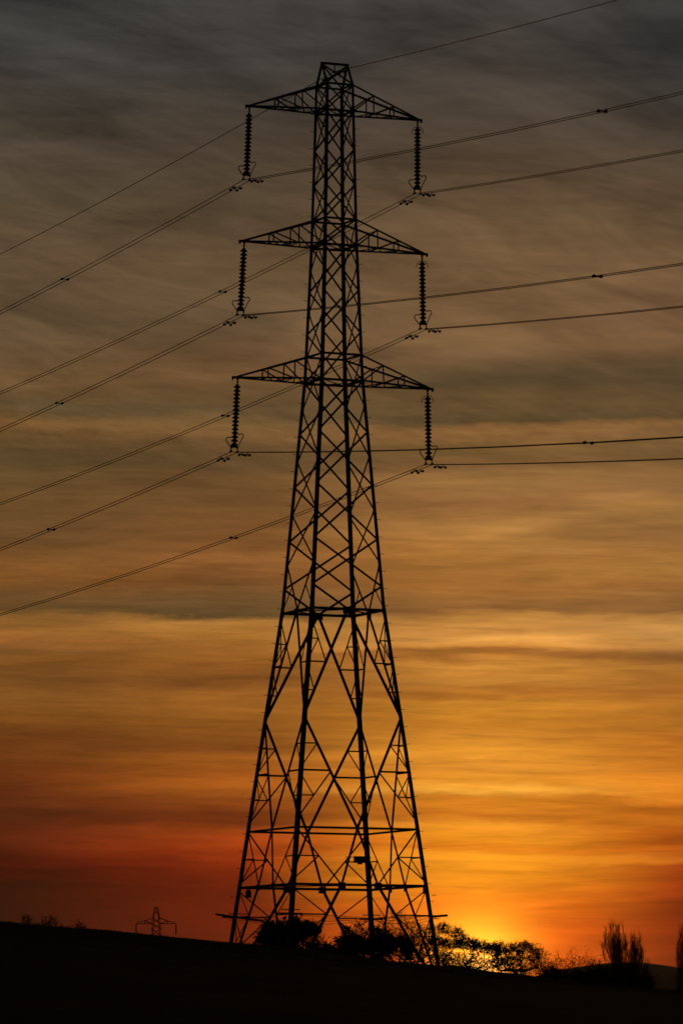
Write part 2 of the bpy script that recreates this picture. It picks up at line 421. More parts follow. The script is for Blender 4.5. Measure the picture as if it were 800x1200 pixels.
def damper(mb, P, d):
    mb.box(P - Z * .05, .03, .06, .14, d.cross(Z), d, Z)
    a = P - d * .20 - Z * .13; b = P + d * .20 - Z * .13
    mb.tube([a, P - Z * .10, b], .024, 5)
    for q, s in ((a, -1), (b, 1)): mb.tube([q - d * (.10 * s) * -.0, q + d * (.05 * s), q + d * (.15 * s)], [.06, .075, .05], 7)
for k, (bu, bz) in BOT.items():
    c0 = U * bu + Z * (bz - .02); root = empty('power_line', c0)
    tag(root, 'twin conductor wires running past the %s end of the %s crossarm, held by its insulator' % (SN[k[1]], AN[k[0]]), 'power line', 'power lines strung on the pylon')
    def pp(mb, name, m, **kw):
        o = mb.build(name, M[m], root, **kw); o.location = -c0; return o
    for s in (-1, 1):
        mb = MB(); mb.tube([wp(k, bu + s * .17, bz - .02, t) for t in TS], .0185, 6); pp(mb, 'wire', 'alu', smooth=True)
    for s in (-1, 1):
        for t in (-1.35, 1.35):
            P = wp(k, bu + s * .17, bz - .03, t); d = (wp(k, bu, bz, t + .3) - wp(k, bu, bz, t - .3)).normalized()
            mb = MB(); damper(mb, P, d); pp(mb, 'vibration_damper', 'galv')
    for t in SP[k]:
        P = wp(k, bu, bz - .02, t); mb = MB(); mb.tube([P - U * .17, P + U * .17], .022, 6)
        for s in (-1, 1): mb.tube([P + U * s * .17 - V * .07, P + U * s * .17 + V * .07], .072, 7)
        pp(mb, 'spacer', 'galv')
c0 = Z * 48.75; root = empty('earth_wire', c0)
tag(root, 'single thin earth wire clamped under the very top of the pylon', 'earth wire')
mb = MB(); mb.tube([wp('e', -.043, 48.75, t) for t in TS], .020, 6); o = mb.build('wire', M['alu'], root, True); o.location = -c0
for t in (-1.0, 1.0):
    mb = MB(); damper(mb, wp('e', -.043, 48.74, t), VA); o = mb.build('vibration_damper', M['galv'], root); o.location = -c0

# ------------------------------------------------------------------ the far pylon
def far_pylon():
    x, y = -37.4, 760.0; g = ground(x, y) - .3; rz = R(6)
    root = empty('electricity_pylon', (x, y, g)); root.rotation_euler = (0, 0, rz)
    tag(root, 'tiny distant pylon whose top arm shows above the hill brow at left', 'pylon')
    H = 28.4 - g; za = 24.9 - g
    def s(z): return float(np.interp(z, [0, za - 8, za + .4, za + 1.6, H - .3], [2.6, 1.12, .98, .62, .38]))
    X, Y = Vector((1, 0, 0)), Vector((0, 1, 0))
    def C(a, b, z): return X * a * s(z) + Y * b * s(z) + Z * z
    for a in (-1, 1):
        for b in (-1, 1):
            mb = MB(); mb.angle(C(a, b, 0), C(a, b, za - 8), .13, .025, X * a + Y * b); mb.angle(C(a, b, za - 8), C(a, b, H), .10, .02, X * a + Y * b); mb.build('leg', M['steel'], root)
    mb = MB(); zs = [0, 4, 8, 12, 15.5, 18.5, 21, 23.2, 25, za - 2.5, za - 1, za, za + 1.1, H]
    zs = sorted(set(round(z, 2) for z in zs if z <= H))
    for i in range(len(zs) - 1):
        for d in (-1, 1):
            mb.angle(C(-1, d, zs[i]), C(1, d, zs[i + 1]), .065, .012, Y * d); mb.angle(C(1, d, zs[i]), C(-1, d, zs[i + 1]), .065, .012, Y * d)
            mb.angle(C(d, -1, zs[i]), C(d, 1, zs[i + 1]), .065, .012, X * d); mb.angle(C(d, 1, zs[i]), C(d, -1, zs[i + 1]), .065, .012, X * d)
    mb.build('bracing', M['steel'], root)
    for lev, hw in ((0, 4.15), (-4.4, 4.5), (-8.8, 4.9)):
        z = za + lev
        for a in (-1, 1):
            mb = MB(); tip = X * a * hw + Z * z
            for b in (-1, 1):
                mb.angle(C(a, b, z), tip, .14, .02, -Z); mb.angle(C(a, b, z + 1.1), tip + Z * .06, .14, .02, Z)
                mb.angle(C(a, b, z).lerp(tip, .45), C(a, b, z + 1.1).lerp(tip, .45), .08, .015, Y * b)
                mb.angle(C(a, b, z).lerp(tip, 0.02), C(a, b, z + 1.1).lerp(tip, .45), .08, .015, Y * b)
            mb.build('crossarm', M['steel'], root)
            ins = MB(); pr = [(0, 0)]
            for i in range(12): zz = -.25 - i * .16; pr += [(.10, zz), (.19, zz - .06), (.10, zz - .09)]
            pr += [(0, -2.3)]; ins.lathe(pr, 8); t = empty('insulator_string'); R_ = Matrix.Rotation(rz, 4, 'Z')
            t.location = Vector((x, y, g)) + (R_ @ (X * a * (hw - .05) + Z * (z - .03)))
            tag(t, '%s insulator string of the tiny distant pylon, under its %s arm' % ('left' if a < 0 else 'right', {0: 'top', -4.4: 'middle', -8.8: 'lowest'}[lev]), 'insulator', 'insulator strings of the distant pylon')
            ins.build('discs', M['glazed'], t); cl = MB(); cl.box(Z * -2.4, .12, .5, .12); cl.build('suspension_clamp', M['galv'], t)
    mb = MB(); mb.box(Z * (H - .1), .8, .7, .12); mb.build('peak', M['steel'], root)
far_pylon()

# ------------------------------------------------------------------ trees
def tree(name, label, cat, x, y, lobes, n=500, leaves=0, leaf=(.08, .16), leafmat='leaf', trunk=None, twig=(.25, .6), ntw=3, seed=1, up=.4,
         r0=.16, group=None, tw_r=.012, keep=.45, shell=.0, leafz=None, clump=1.1, cut=-.02):
    """lobes: (dx, dz_centre, rx, rz, weight) of the crown in metres above the foot; twigs grow through them, leaves sit on the twigs"""
    rnd = random.Random(seed); g = ground(x, y) - .15; root = empty(name, (x, y, g)); tag(root, label, cat, group)
    pts = []; tw = sum(l[4] for l in lobes)
    for l in lobes:
        for _ in range(int(n * l[4] / tw)):
            while True:
                a = Vector((rnd.uniform(-1, 1), rnd.uniform(-1, 1), rnd.uniform(-1, 1)))
                if a.length <= 1 and rnd.random() < shell + (1 - shell) * a.length: break
            pts.append(Vector((l[0] + a.x * l[2], a.y * l[2] * .9, l[1] + a.z * l[3])))
    pts = [p for p in pts if p.z > .25]
    tp = trunk or [(0, 0, 0), (.05, 0, .8), (0, .05, 1.6)]
    nodes = [Vector(tp[0])]; par = [-1]
    for a, b in zip(tp, tp[1:]):
        a, b = Vector(a), Vector(b); m = max(1, int((b - a).length / .35))
        for i in range(1, m + 1):
            nodes.append(a.lerp(b, i / m) + Vector((rnd.gauss(0, .015), rnd.gauss(0, .015), 0))); par.append(len(nodes) - 2)
    ntr = len(nodes); top = nodes[-1]
    pts.sort(key=lambda p: (p - top).length + rnd.uniform(0, .4))
    arr = np.zeros((60000, 3)); 
    for i, v in enumerate(nodes): arr[i] = v
    cnt = len(nodes)
    for p in pts:
        pa = np.array(p); dd = arr[:cnt] - pa; dist = np.sqrt((dd ** 2).sum(1)) + up * np.maximum(0, dd[:, 2]) + 0.0
        j = int(dist.argmin()); q = nodes[j]; L = (p - q).length
        m = max(1, int(L / .3)); prev = j
        side = Vector((rnd.gauss(0, .1), rnd.gauss(0, .1), rnd.gauss(0, .06) + .05)) * L
        for i in range(1, m + 1):
            t = i / m; w = q.lerp(p, t) + side * (4 * t * (1 - t)) * .5 + Vector((rnd.gauss(0, .02), rnd.gauss(0, .02), rnd.gauss(0, .02)))
            nodes.append(w); par.append(prev); prev = cnt
            arr[cnt] = w; cnt += 1
            if cnt > 59000: break
        if cnt > 59000: break
    area = [0.0] * cnt; child = [[] for _ in range(cnt)]
    for i in range(1, cnt): child[par[i]].append(i)
    tips = [i for i in range(cnt) if not child[i]]
    for i in range(cnt - 1, -1, -1):
        if not child[i]: area[i] = 1.0
        if par[i] >= 0: area[par[i]] += area[i]
    k = r0 / (area[0] ** .45)
    rad = [max(tw_r, k * a ** .45) for a in area]
    th = r0 * .16
    trunk_mb = MB(); crown = MB()
    for i in range(cnt):          # chains
        p = par[i]
        if p < 0: continue
        big = rad[i] > th
        (trunk_mb if big else crown).tube([nodes[p], nodes[i]], [rad[i] if len(child[p]) > 1 and rad[i] < rad[p] * .8 else rad[p], rad[i]], 6 if rad[i] > .06 else (4 if big else 3), cap=False)
    # fine twigs
    ends = []
    for i in range(ntr, cnt):
        if rad[i] > r0 * .3: continue
        m = ntw if not child[i] else (1 if rnd.random() < keep else 0)
        base = nodes[i] - nodes[par[i]]; base = base.normalized() if base.length > 1e-6 else Z
        for _ in range(m):
            d = (base * .8 + Vector((rnd.gauss(0, .6), rnd.gauss(0, .6), rnd.gauss(.15, .5)))).normalized(); L = rnd.uniform(*twig)
            a = nodes[i]; b = a + d * L * .55; c = b + (d + Vector((rnd.gauss(0, .3), rnd.gauss(0, .3), .2 + rnd.gauss(0, .2)))).normalized() * L * .5
            crown.tube([a, b, c], [tw_r * .9, tw_r * .7, tw_r * .35], 3, cap=False); ends += [b, c]
    if leaves:
        off = Vector((seed * 3.1, 0, 0)); full = ends
        ends = [e for e in full if (leafz is None or e.z > leafz) and noise.noise(e * clump + off) > cut] or full
        for _ in range(leaves):
            e = rnd.choice(ends); c = e + Vector((rnd.gauss(0, .09), rnd.gauss(0, .09), rnd.gauss(0, .07)))
            s = rnd.uniform(*leaf); a = Vector((rnd.gauss(0, 1), rnd.gauss(0, 1), rnd.gauss(0, 1))).normalized(); b = a.orthogonal().normalized()
            b = Matrix.Rotation(rnd.uniform(0, 6.3), 3, a) @ b; c2 = a.cross(b)
            crown.add([c - b * s * .5, c + c2 * s * .32, c + b * s * .5, c - c2 * s * .32], [(0, 1, 2, 3)], 1)
    trunk_mb.build('trunk', M['bark'], root); crown.build('crown', [M['bark'], M[leafmat]], root)
    return root

def at(px, D): return 0.4135 + (px - 400) * D / 5677, D - 240     # plan position of a bearing at a distance
def spec(D, px, *lobes_px, dy=0):
    """crown lobes measured as (bearing, row, half width, half height) -> metres about the foot of the tree"""
    x, y = at(px, D); g = ground(x, y) - .15; k = D / 5677
    return x, y, [((a - px) * k, (1225.8 - b - dy) * k - g, w * k, h * k, wt) for a, b, w, h, wt in lobes_px]
# dense ivy-clad bushes beyond the pylon
BG = dict(r0=.12, trunk=[(0, 0, 0), (.1, 0, 1.6)], twig=(.18, .6), ntw=4, clump=.9, cut=-.16, group='dense bushes beyond the pylon')
x, y, lb = spec(300, 327, (325, 1094, 12, 12, 1), (316, 1098, 9, 8, .5), (336, 1093, 8, 9, .5), (340, 1103, 10, 12, .6), (321, 1084, 5, 4, .12), (331, 1083, 4, 4, .1), (312, 1093, 4, 4, .1), (320, 1108, 10, 9, .3), dy=4)
tree('hawthorn_bush', 'rounded dense dark bush seen through the left legs of the pylon', 'bush', x, y, lb, 620, 9500, (.10, .19), seed=11, **BG)
x, y, lb = spec(306, 356, (354, 1090, 9, 9, .7), (364, 1096, 12, 12, 1), (374, 1105, 9, 10, .5), (346, 1104, 12, 12, .6), (350, 1081, 4, 4, .12), (361, 1084, 5, 4, .12), (372, 1093, 5, 4, .1), (382, 1111, 6, 6, .2), dy=4)
tree('hawthorn_bush', 'dense dark bush just right of the first, close to the near left leg', 'bush', x, y, lb, 640, 9500, (.10, .19), seed=12, **BG)
x, y, lb = spec(312, 422, (417, 1101, 13, 11, 1), (430, 1096, 10, 11, .6), (438, 1103, 12, 12, .7), (404, 1109, 9, 9, .3), (425, 1116, 22, 11, .8), (412, 1090, 5, 4, .1), (424, 1086, 4, 4, .1), (398, 1101, 4, 4, .08), (441, 1091, 4, 4, .1), dy=4)
tree('hawthorn_bush', 'wide dark bush with a ragged top in front of the far right leg', 'bush', x, y, lb, 700, 8500, (.10, .18), seed=13, **BG)
x, y, lb = spec(318, 462, (456, 1106, 12, 12, 1), (468, 1110, 12, 12, .8), (476, 1119, 11, 10, .5), (450, 1119, 14, 13, .6), (453, 1093, 4, 4, .1), (465, 1097, 5, 4, .12), (479, 1108, 5, 5, .1), dy=4)
tree('hawthorn_bush', 'dense dark bush between the two right legs of the pylon', 'bush', x, y, lb, 640, 6800, (.10, .18), seed=14, **BG)
# low scrub joining them
for i, (px, r, w, lab) in enumerate([(389, 1113, 9, 'low tangled scrub in the gap between the two pairs of bushes')]):
    x, y, lb = spec(320, px, (px, r + 5, w, 7, 1)); tree('scrub', lab, 'bush', x, y, lb, 160, 500, (.08, .15), seed=30 + i, r0=.06, trunk=[(0, 0, 0), (0, 0, .7)], twig=(.15, .4))
# bare twiggy trees
x, y, lb = spec(400, 474, (468, 1090, 26, 20, 1), (480, 1105, 22, 22, .8))
tree('bare_tree', 'bare fine-twigged tree rising behind the right legs of the pylon', 'tree', x, y, lb, 620, 150, (.08, .14), 'leaf_dry', seed=21, r0=.14, trunk=[(0, 0, 0), (.1, 0, 1.8), (0, 0, 3.2)], twig=(.3, .8), ntw=4, tw_r=.009, up=.8, shell=.1, keep=.6)
x, y, lb = spec(385, 498, (497, 1108, 17, 24, 1), (505, 1100, 9, 14, .4), (488, 1118, 16, 14, .5))
tree('bare_tree', 'thin twiggy tree growing at the rightmost leg of the pylon', 'tree', x, y, lb, 620, 1700, (.08, .15), 'leaf_dry', seed=22, r0=.12, trunk=[(0, 0, 0), (.1, 0, 1.8)], twig=(.2, .55), ntw=3, tw_r=.010, shell=.15, keep=.5)
# spreading tree against the sun
x, y, lb = spec(410, 524, (522, 1088, 9, 6, .4), (534, 1093, 11, 6, .35), (545, 1099, 5, 3, .12), (514, 1104, 13, 6, .55), (530, 1105, 15, 6, .75), (550, 1106, 15, 6, .8), (566, 1110, 14, 7, .8), (577, 1112, 10, 7, .4), (560, 1117, 12, 6, .5), (518, 1119, 16, 11, .9), (538, 1124, 20, 10, 1.0), (560, 1128, 20, 9, .9), (580, 1126, 12, 9, .6), dy=2)
tree('spreading_tree', 'flat-topped spreading tree with a dark layered crown right of the pylon against the sun', 'tree', x, y, lb, 2100, 6500, (.07, .14), 'leaf', seed=23, r0=.17, leafz=(1225.8 - 1113) * 410 / 5677 - ground(x, y) + .15, cut=-.06, trunk=[(0, 0, 0), (.1, 0, 1.6), (.1, 0, 2.6)], twig=(.15, .45), ntw=4, tw_r=.015, shell=.35, keep=.55)
x, y, lb = spec(430, 607, (605, 1117, 27, 10, 1), (592, 1112, 14, 6, .4), (615, 1111, 15, 7, .5), (629, 1120, 12, 9, .4), (581, 1117, 9, 6, .3), (607, 1130, 30, 9, 1.0), (590, 1130, 14, 8, .4))
tree('oak_tree', 'small rounded oak with open thin foliage just right of the setting sun', 'tree', x, y, lb, 1300, 4200, (.07, .14), 'leaf', seed=24, r0=.19, leafz=(1225.8 - 1127) * 430 / 5677 - ground(x, y) + .15, cut=.05, trunk=[(0, 0, 0), (0, 0, 1.6), (.05, 0, 2.8)], twig=(.2, .5), ntw=4, tw_r=.015, shell=.4, keep=.55)
# twiggy undergrowth in front of the sun
for i, (px, r, w, h, n_, lv, lab) in enumerate([(516, 1126, 12, 10, 300, 260, 'tangled undergrowth at the foot of the rightmost pylon leg'), (536, 1129, 14, 9, 340, 120, 'thin lacy undergrowth below the spreading tree crown'),
        (557, 1132, 13, 9, 300, 60, 'sparse low undergrowth directly in front of the setting sun'), (577, 1135, 13, 9, 320, 120, 'low twiggy undergrowth between the sun and the open oak'), (600, 1138, 15, 9, 260, 500, 'low leafy undergrowth round the trunk of the open oak'), (625, 1138, 14, 10, 260, 600, 'low leafy undergrowth right of the open oak trunk')]):
    x, y, lb = spec(436 + 5 * i, px, (px, r, w, h, 1), (px, r + 9, w + 2, 8, .9))
    tree('undergrowth_bush', lab, 'bush', x, y, lb, n_, lv, (.08, .15), 'leaf_dry', seed=70 + i, r0=.05, trunk=[(0, 0, 0), (0, 0, .6)], twig=(.25, .7), ntw=4, tw_r=.010, up=.3, shell=.5, keep=.6, group='undergrowth in front of the sun')
# hedge shrubs to the right
hd = [(641, 1133, 9, 9, 'low dark shrub just right of the open oak', 500, 200), (655, 1129, 8, 10, 'twiggy shrub with spiky top, second from the oak in the hedge', 60, 90), (668, 1126, 9, 11, 'taller spiky bare shrub, third from the oak in the hedge', 50, 90),
      (682, 1130, 9, 11, 'bare bushy shrub, fourth from the oak in the hedge', 70, 100), (697, 1135, 9, 9, 'dense low shrub next to the left poplar', 700, 240)]
for i, (px, r, w, h, lab, lv, n_) in enumerate(hd):
    x, y, lb = spec(470 + 12 * i, px, (px, r + 1, w, h, .8), (px, r + 12, w + 3, h, 1.2))
    tree('hedge_shrub', lab, 'shrub', x, y, lb, n_, lv, (.10, .18), 'leaf_dry', seed=40 + i, r0=.07, trunk=[(0, 0, 0), (0, 0, 1.0)], twig=(.5, 1.3), ntw=4, tw_r=.012, up=.9, group='hedge shrubs right of the sun', shell=.4, keep=.5)
for i, (px, w, lab) in enumerate([(648, 10, 'dark low bramble mound left in the hedge'), (672, 14, 'dark low bramble mound in the middle of the hedge'), (695, 11, 'dark low bramble mound at the poplar end of the hedge')]):
    x, y, lb = spec(460, px, (px, 1145 + i * 2, w, 8, 1), (px, 1152, w + 3, 8, 1))
    tree('bramble', lab, 'bush', x, y, lb, 260, 2600, (.10, .2), 'leaf', seed=90 + i, r0=.05, trunk=[(0, 0, 0), (0, 0, .5)], twig=(.2, .6), ntw=3, tw_r=.012, shell=.6, group='bramble mounds in the hedge')
# poplars: steep limbs hugging the stem
def poplar(px, top, hw, D, seed, lab, nl=46, leaves=5200):
    x, y = at(px, D); g = ground(x, y) - .15; k = D / 5677; H = (1225.8 - top) * k - g; W = hw * k; rnd = random.Random(seed)
    root = empty('poplar_tree', (x, y, g)); tag(root, lab, 'tree', 'upright poplars at the right')
    tr = MB(); cr = MB(); n = 14; sw = rnd.uniform(0, 6)
    stem = [Vector((.12 * math.sin(sw + i * .7), .12 * math.cos(sw + i * .9), H * .97 * i / n)) for i in range(n + 1)]
    tr.tube(stem, [.30 * (1 - i / n) ** .8 + .02 for i in range(n + 1)], 8)
    def env(f): return W * (.6 + .4 * smooth(.0, .3, f)) * (1 if f < .86 else max(.45, 1 - (f - .86) * 3.4))
    ends = []
    for j in range(nl):
        f0 = .05 + .80 * (j + rnd.random()) / nl; a = rnd.uniform(0, 6.283); L = min(H * rnd.uniform(.18, .36), H * rnd.uniform(.84, 1.03) - H * f0)
        rr = rnd.uniform(.3, 1.2); pts = []; m = 9
        tilt = Vector((rnd.gauss(0, .03), rnd.gauss(0, .03), 0))
        for i in range(m + 1):
            t = i / m; z = f0 * H + L * t; f = min(1, z / H); r = env(f) * rr * (1 - math.exp(-3.2 * t)) * (1 - .15 * t)
            c = stem[min(n, int(f * n))]
            pts.append(Vector((c.x + math.cos(a) * r, c.y + math.sin(a) * r, z)) + tilt * L * t + Vector((rnd.gauss(0, .05), rnd.gauss(0, .05), 0)))
        r0 = .05 * (1.2 - f0); tr.tube(pts, [r0 * (1 - .82 * i / m) for i in range(m + 1)], 5, cap=False)
        for i in range(1, m + 1):
            for _ in range(5):
                b = pts[i].lerp(pts[i - 1], rnd.random()); d = Vector((rnd.gauss(0, .34), rnd.gauss(0, .34), 1)).normalized(); l = rnd.uniform(.4, 1.25)
                p1 = b + d * l * .5; p2 = p1 + (d + Vector((rnd.gauss(0, .2), rnd.gauss(0, .2), .1))).normalized() * l * .5
                cr.tube([b, p1, p2], [.016, .012, .006], 3, cap=False); ends += [b, p1, p2]
                if rnd.random() < .6:
                    d2 = (d + Vector((rnd.gauss(0, .4), rnd.gauss(0, .4), .3))).normalized(); p3 = p1 + d2 * l * .4; cr.tube([p1, p3], [.010, .005], 3, cap=False); ends.append(p3)
    for _ in range(leaves):
        e = rnd.choice(ends); c = e + Vector((rnd.gauss(0, .1), rnd.gauss(0, .1), rnd.gauss(0, .12))); q = rnd.uniform(.09, .17)
        a = Vector((rnd.gauss(0, 1), rnd.gauss(0, 1), rnd.gauss(0, 1))).normalized(); b = a.orthogonal().normalized(); c2 = a.cross(b)
        cr.add([c - b * q * .5, c + c2 * q * .32, c + b * q * .5, c - c2 * q * .32], [(0, 1, 2, 3)], 1)
    tr.build('trunk', M['bark'], root); cr.build('crown', [M['bark'], M['leaf_dry']], root)
poplar(721, 1086, 16, 620, 51, 'tall upright poplar, leftmost and highest of the three at right', 120, 4200)
poplar(743.5, 1094, 12.5, 650, 52, 'narrow upright poplar close behind the tallest poplar', 84, 2600)
poplar(803, 1092, 12, 600, 53, 'upright poplar cut off by the right edge of the photo', 100, 3600)
poplar(757, 1132, 5, 640, 54, 'short bare sapling at the foot of the narrow poplar', 26, 900)
for i, (px, w, r, lab) in enumerate([(708, 9, 1142, 'tangled scrub at the left foot of the tallest poplar'), (733, 11, 1144, 'tangled scrub filling the gap between the two poplars'), (756, 9, 1150, 'low scrub right of the narrow poplar')]):
    x, y, lb = spec(560, px, (px, r, w, 9, 1), (px, r + 10, w + 3, 9, .8))
    tree('scrub', lab, 'bush', x, y, lb, 240, 1200, (.10, .2), 'leaf_dry', seed=95 + i, r0=.05, trunk=[(0, 0, 0), (0, 0, .7)], twig=(.4, 1.1), ntw=4, tw_r=.014, up=.5, shell=.5)
# small shrubs on the left skyline
for i, (px, r, w, h, lab, lv) in enumerate([(35, 1078, 5, 7, 'tiny spiky shrub farthest left on the hill brow', 60), (62, 1082, 10, 7, 'small rounded shrub in the middle of the three on the left brow', 500), (97, 1086, 7, 5, 'low thorny shrub on the brow nearest the distant pylon', 150), (47, 1085, 5, 4, 'low tuft of scrub between the two leftmost brow shrubs', 60), (80, 1088, 6, 4, 'low tuft of scrub left of the thorny brow shrub', 60)]):
    x, y, lb = spec(330, px, (px, r, w, h, 1), (px, r + 7, w + 2, 7, .8), dy=4); tree("hilltop_shrub", lab, "shrub", x, y, lb, 170, lv, (.07, .12), 'leaf_dry', seed=60 + i, r0=.05, trunk=[(0, 0, 0), (0, 0, 1.2)], twig=(.15, .5), ntw=3, tw_r=.009, group='small shrubs on the left skyline')

# ------------------------------------------------------------------ air
mb = MB(); mb.box((0, 4750, 76), 26000, 17500, 218)
hz = mb.build('haze', M['soil']); tag(hz, 'thin evening haze over the far country', 'haze', kind='stuff')
hm = bpy.data.materials.new('evening_haze'); hm.use_nodes = True; nt = hm.node_tree; nt.nodes.clear()
out = nt.nodes.new('ShaderNodeOutputMaterial'); pv = nt.nodes.new('ShaderNodeVolumePrincipled')
pv.inputs['Color'].default_value = (.85, .82, .8, 1); pv.inputs['Density'].default_value = 1.8e-5; pv.inputs['Anisotropy'].default_value = .5
nt.links.new(pv.outputs[0], out.inputs['Volume']); hz.data.materials.clear(); hz.data.materials.append(hm)

# ------------------------------------------------------------------ sky
SUN_AZ, SUN_EL = 1.66, .86
w = bpy.data.worlds.new('World'); scene.world = w; w.use_nodes = True; nt = w.node_tree; nt.nodes.clear()
def nd(t, **kw):
    n = nt.nodes.new(t)
    for a, b in kw.items(): setattr(n, a, b)
    return n
def put(sock, v):
    if isinstance(v, bpy.types.NodeSocket): nt.links.new(v, sock)
    else: sock.default_value = v
def mth(op, a, b=0.0, c=0.0):
    n = nd('ShaderNodeMath', operation=op); put(n.inputs[0], a); put(n.inputs[1], b); put(n.inputs[2], c); return n.outputs[0]
def add(a, b): return mth('ADD', a, b)
def sub(a, b): return mth('SUBTRACT', a, b)
def mul(a, b): return mth('MULTIPLY', a, b)
def sstep(a, b, x):
    n = nd('ShaderNodeMapRange', interpolation_type='SMOOTHSTEP'); put(n.inputs['Value'], x); n.inputs['From Min'].default_value = a; n.inputs['From Max'].default_value = b; return n.outputs['Result']
def comb(x, y, z=0.0):
    n = nd('ShaderNodeCombineXYZ'); put(n.inputs[0], x); put(n.inputs[1], y); put(n.inputs[2], z); return n.outputs[0]
def nz(vec, scale=1.0, detail=5, rough=.5, dist=0.0):
    n = nd('ShaderNodeTexNoise'); nt.links.new(vec, n.inputs['Vector']); n.inputs['Scale'].default_value = scale; n.inputs['Detail'].default_value = detail
    n.inputs['Roughness'].default_value = rough; n.inputs['Distortion'].default_value = dist; return sub(n.outputs['Fac'], .5)
def mixc(f, a, b, op='MIX'):
    n = nd('ShaderNodeMix', data_type='RGBA', blend_type=op); n.clamp_result = False; put(n.inputs[0], f); put(n.inputs[6], a); put(n.inputs[7], b); return n.outputs[2]
def scalec(c, s):
    n = nd('ShaderNodeVectorMath', operation='SCALE'); nt.links.new(c, n.inputs[0]); put(n.inputs['Scale'], s); return n.outputs[0]
def addc(a, b):
    n = nd('ShaderNodeVectorMath', operation='ADD'); put(n.inputs[0], a); put(n.inputs[1], b); return n.outputs[0]
tc = nd('ShaderNodeTexCoord'); sp = nd('ShaderNodeSeparateXYZ'); nt.links.new(tc.outputs['Generated'], sp.inputs[0])
DEG = 180 / math.pi
az = mul(mth('ARCTAN2', sp.outputs[0], sp.outputs[1]), DEG); el = mul(mth('ARCSINE', sp.outputs[2]), DEG)
def lin(c): return tuple(((x / 255) / 12.92 if x <= 10 else (((x / 255) + .055) / 1.055) ** 2.4) for x in c)
def el_of(y): return (1225.8 - y) / 99.1
# cloud-layer colours by height above the horizon, for four bearings
SKY_L = [(-40, 54, 53, 53), (10, 57, 56, 54), (60, 58, 57, 55), (120, 63, 57, 50), (180, 77, 67, 54), (240, 81, 68, 51), (320, 93, 74, 53), (380, 95, 76, 53), (400, 99, 78, 54), (440, 106, 80, 50), (470, 105, 79, 48), (485, 92, 76, 50), (495, 97, 75, 45), (505, 118, 84, 46), (515, 110, 80, 44), (530, 96, 72, 42), (550, 86, 67, 39), (565, 96, 72, 42), (590, 104, 74, 40), (625, 102, 72, 40), (645, 112, 76, 38), (665, 130, 84, 40), (680, 126, 80, 36), (700, 106, 73, 38),
 (716, 97, 69, 36), (724, 130, 88, 42), (745, 146, 95, 43), (756, 148, 92, 42), (764, 120, 79, 36), (778, 132, 83, 34), (803, 110, 69, 30), (815, 126, 80, 33), (845, 122, 73, 26), (862, 98, 54, 20), (885, 108, 58, 20), (905, 102, 48, 17), (935, 94, 41, 16), (960, 76, 33, 13), (980, 90, 32, 13), (1005, 70, 19, 7), (1020, 69, 15, 5), (1040, 41, 11, 4), (1060, 43, 11, 4), (1085, 38, 9, 4), (1120, 35, 7, 4), (1225, 29, 6, 3)]
SKY_M = [(-40, 60, 59, 58), (10, 62, 60, 58), (60, 61, 58, 55), (120, 65, 59, 52), (180, 76, 64, 51), (240, 86, 70, 52), (320, 99, 77, 53), (380, 99, 78, 54), (420, 108, 79, 52), (450, 110, 80, 50), (475, 99, 75, 47), (488, 97, 75, 48), (497, 116, 88, 52), (510, 121, 87, 51), (528, 102, 75, 45), (545, 96, 72, 43), (560, 112, 79, 44), (600, 114, 78, 42), (630, 124, 81, 42), (650, 132, 85, 42), (658, 150, 97, 49), (675, 128, 81, 40), (700, 106, 76, 43),
 (720, 92, 70, 39), (726, 176, 120, 55), (740, 176, 117, 48), (752, 158, 102, 42), (770, 150, 93, 36), (785, 136, 82, 31), (805, 130, 77, 31), (818, 158, 97, 37), (840, 146, 88, 30), (860, 130, 75, 25), (878, 124, 67, 24), (887, 156, 88, 26), (905, 158, 83, 24), (917, 178, 95, 27), (935, 142, 72, 21), (945, 134, 62, 18), (955, 122, 54, 17), (965, 118, 50, 16), (975, 158, 65, 18), (990, 164, 63, 17), (1005, 160, 53, 12), (1020, 126, 35, 8), (1040, 105, 27, 6), (1060, 107, 26, 6), (1085, 102, 24, 6), (1120, 94, 21, 6), (1225, 78, 17, 5)]
SKY_S = [(-40, 66, 62, 59), (10, 68, 63, 59), (60, 65, 59, 54), (120, 71, 62, 53), (180, 79, 65, 51), (240, 97, 76, 54), (320, 114, 87, 58), (380, 120, 90, 60), (400, 121, 91, 59), (420, 110, 82, 54), (440, 93, 74, 48), (452, 84, 67, 45), (465, 99, 76, 46), (480, 103, 78, 48), (494, 93, 74, 46), (501, 138, 97, 55), (515, 135, 95, 54), (530, 120, 90, 50), (549, 128, 91, 53), (560, 154, 111, 61), (580, 151, 105, 58), (595, 143, 97, 54), (620, 167, 117, 60), (640, 178, 123, 61), (648, 169, 112, 51), (665, 156, 104, 48), (685, 159, 102, 45), (700, 156, 104, 51),
 (713, 148, 98, 51), (722, 194, 133, 61), (735, 196, 134, 63), (745, 206, 140, 65), (755, 232, 161, 77), (762, 214, 141, 60), (767, 164, 103, 43), (775, 172, 108, 44), (785, 212, 141, 57), (795, 188, 122, 46), (805, 189, 125, 49), (818, 178, 107, 37), (830, 206, 134, 43), (850, 199, 125, 36), (865, 214, 136, 44), (885, 228, 148, 44), (905, 238, 151, 49), (920, 234, 148, 40), (930, 252, 173, 60), (938, 212, 125, 30), (950, 224, 133, 33), (962, 210, 117, 28), (970, 244, 152, 40), (985, 246, 150, 30), (995, 240, 134, 27), (1005, 250, 158, 34), (1035, 246, 146, 27), (1060, 236, 118, 20), (1090, 226, 96, 15), (1130, 205, 66, 12), (1225, 200, 70, 14)]
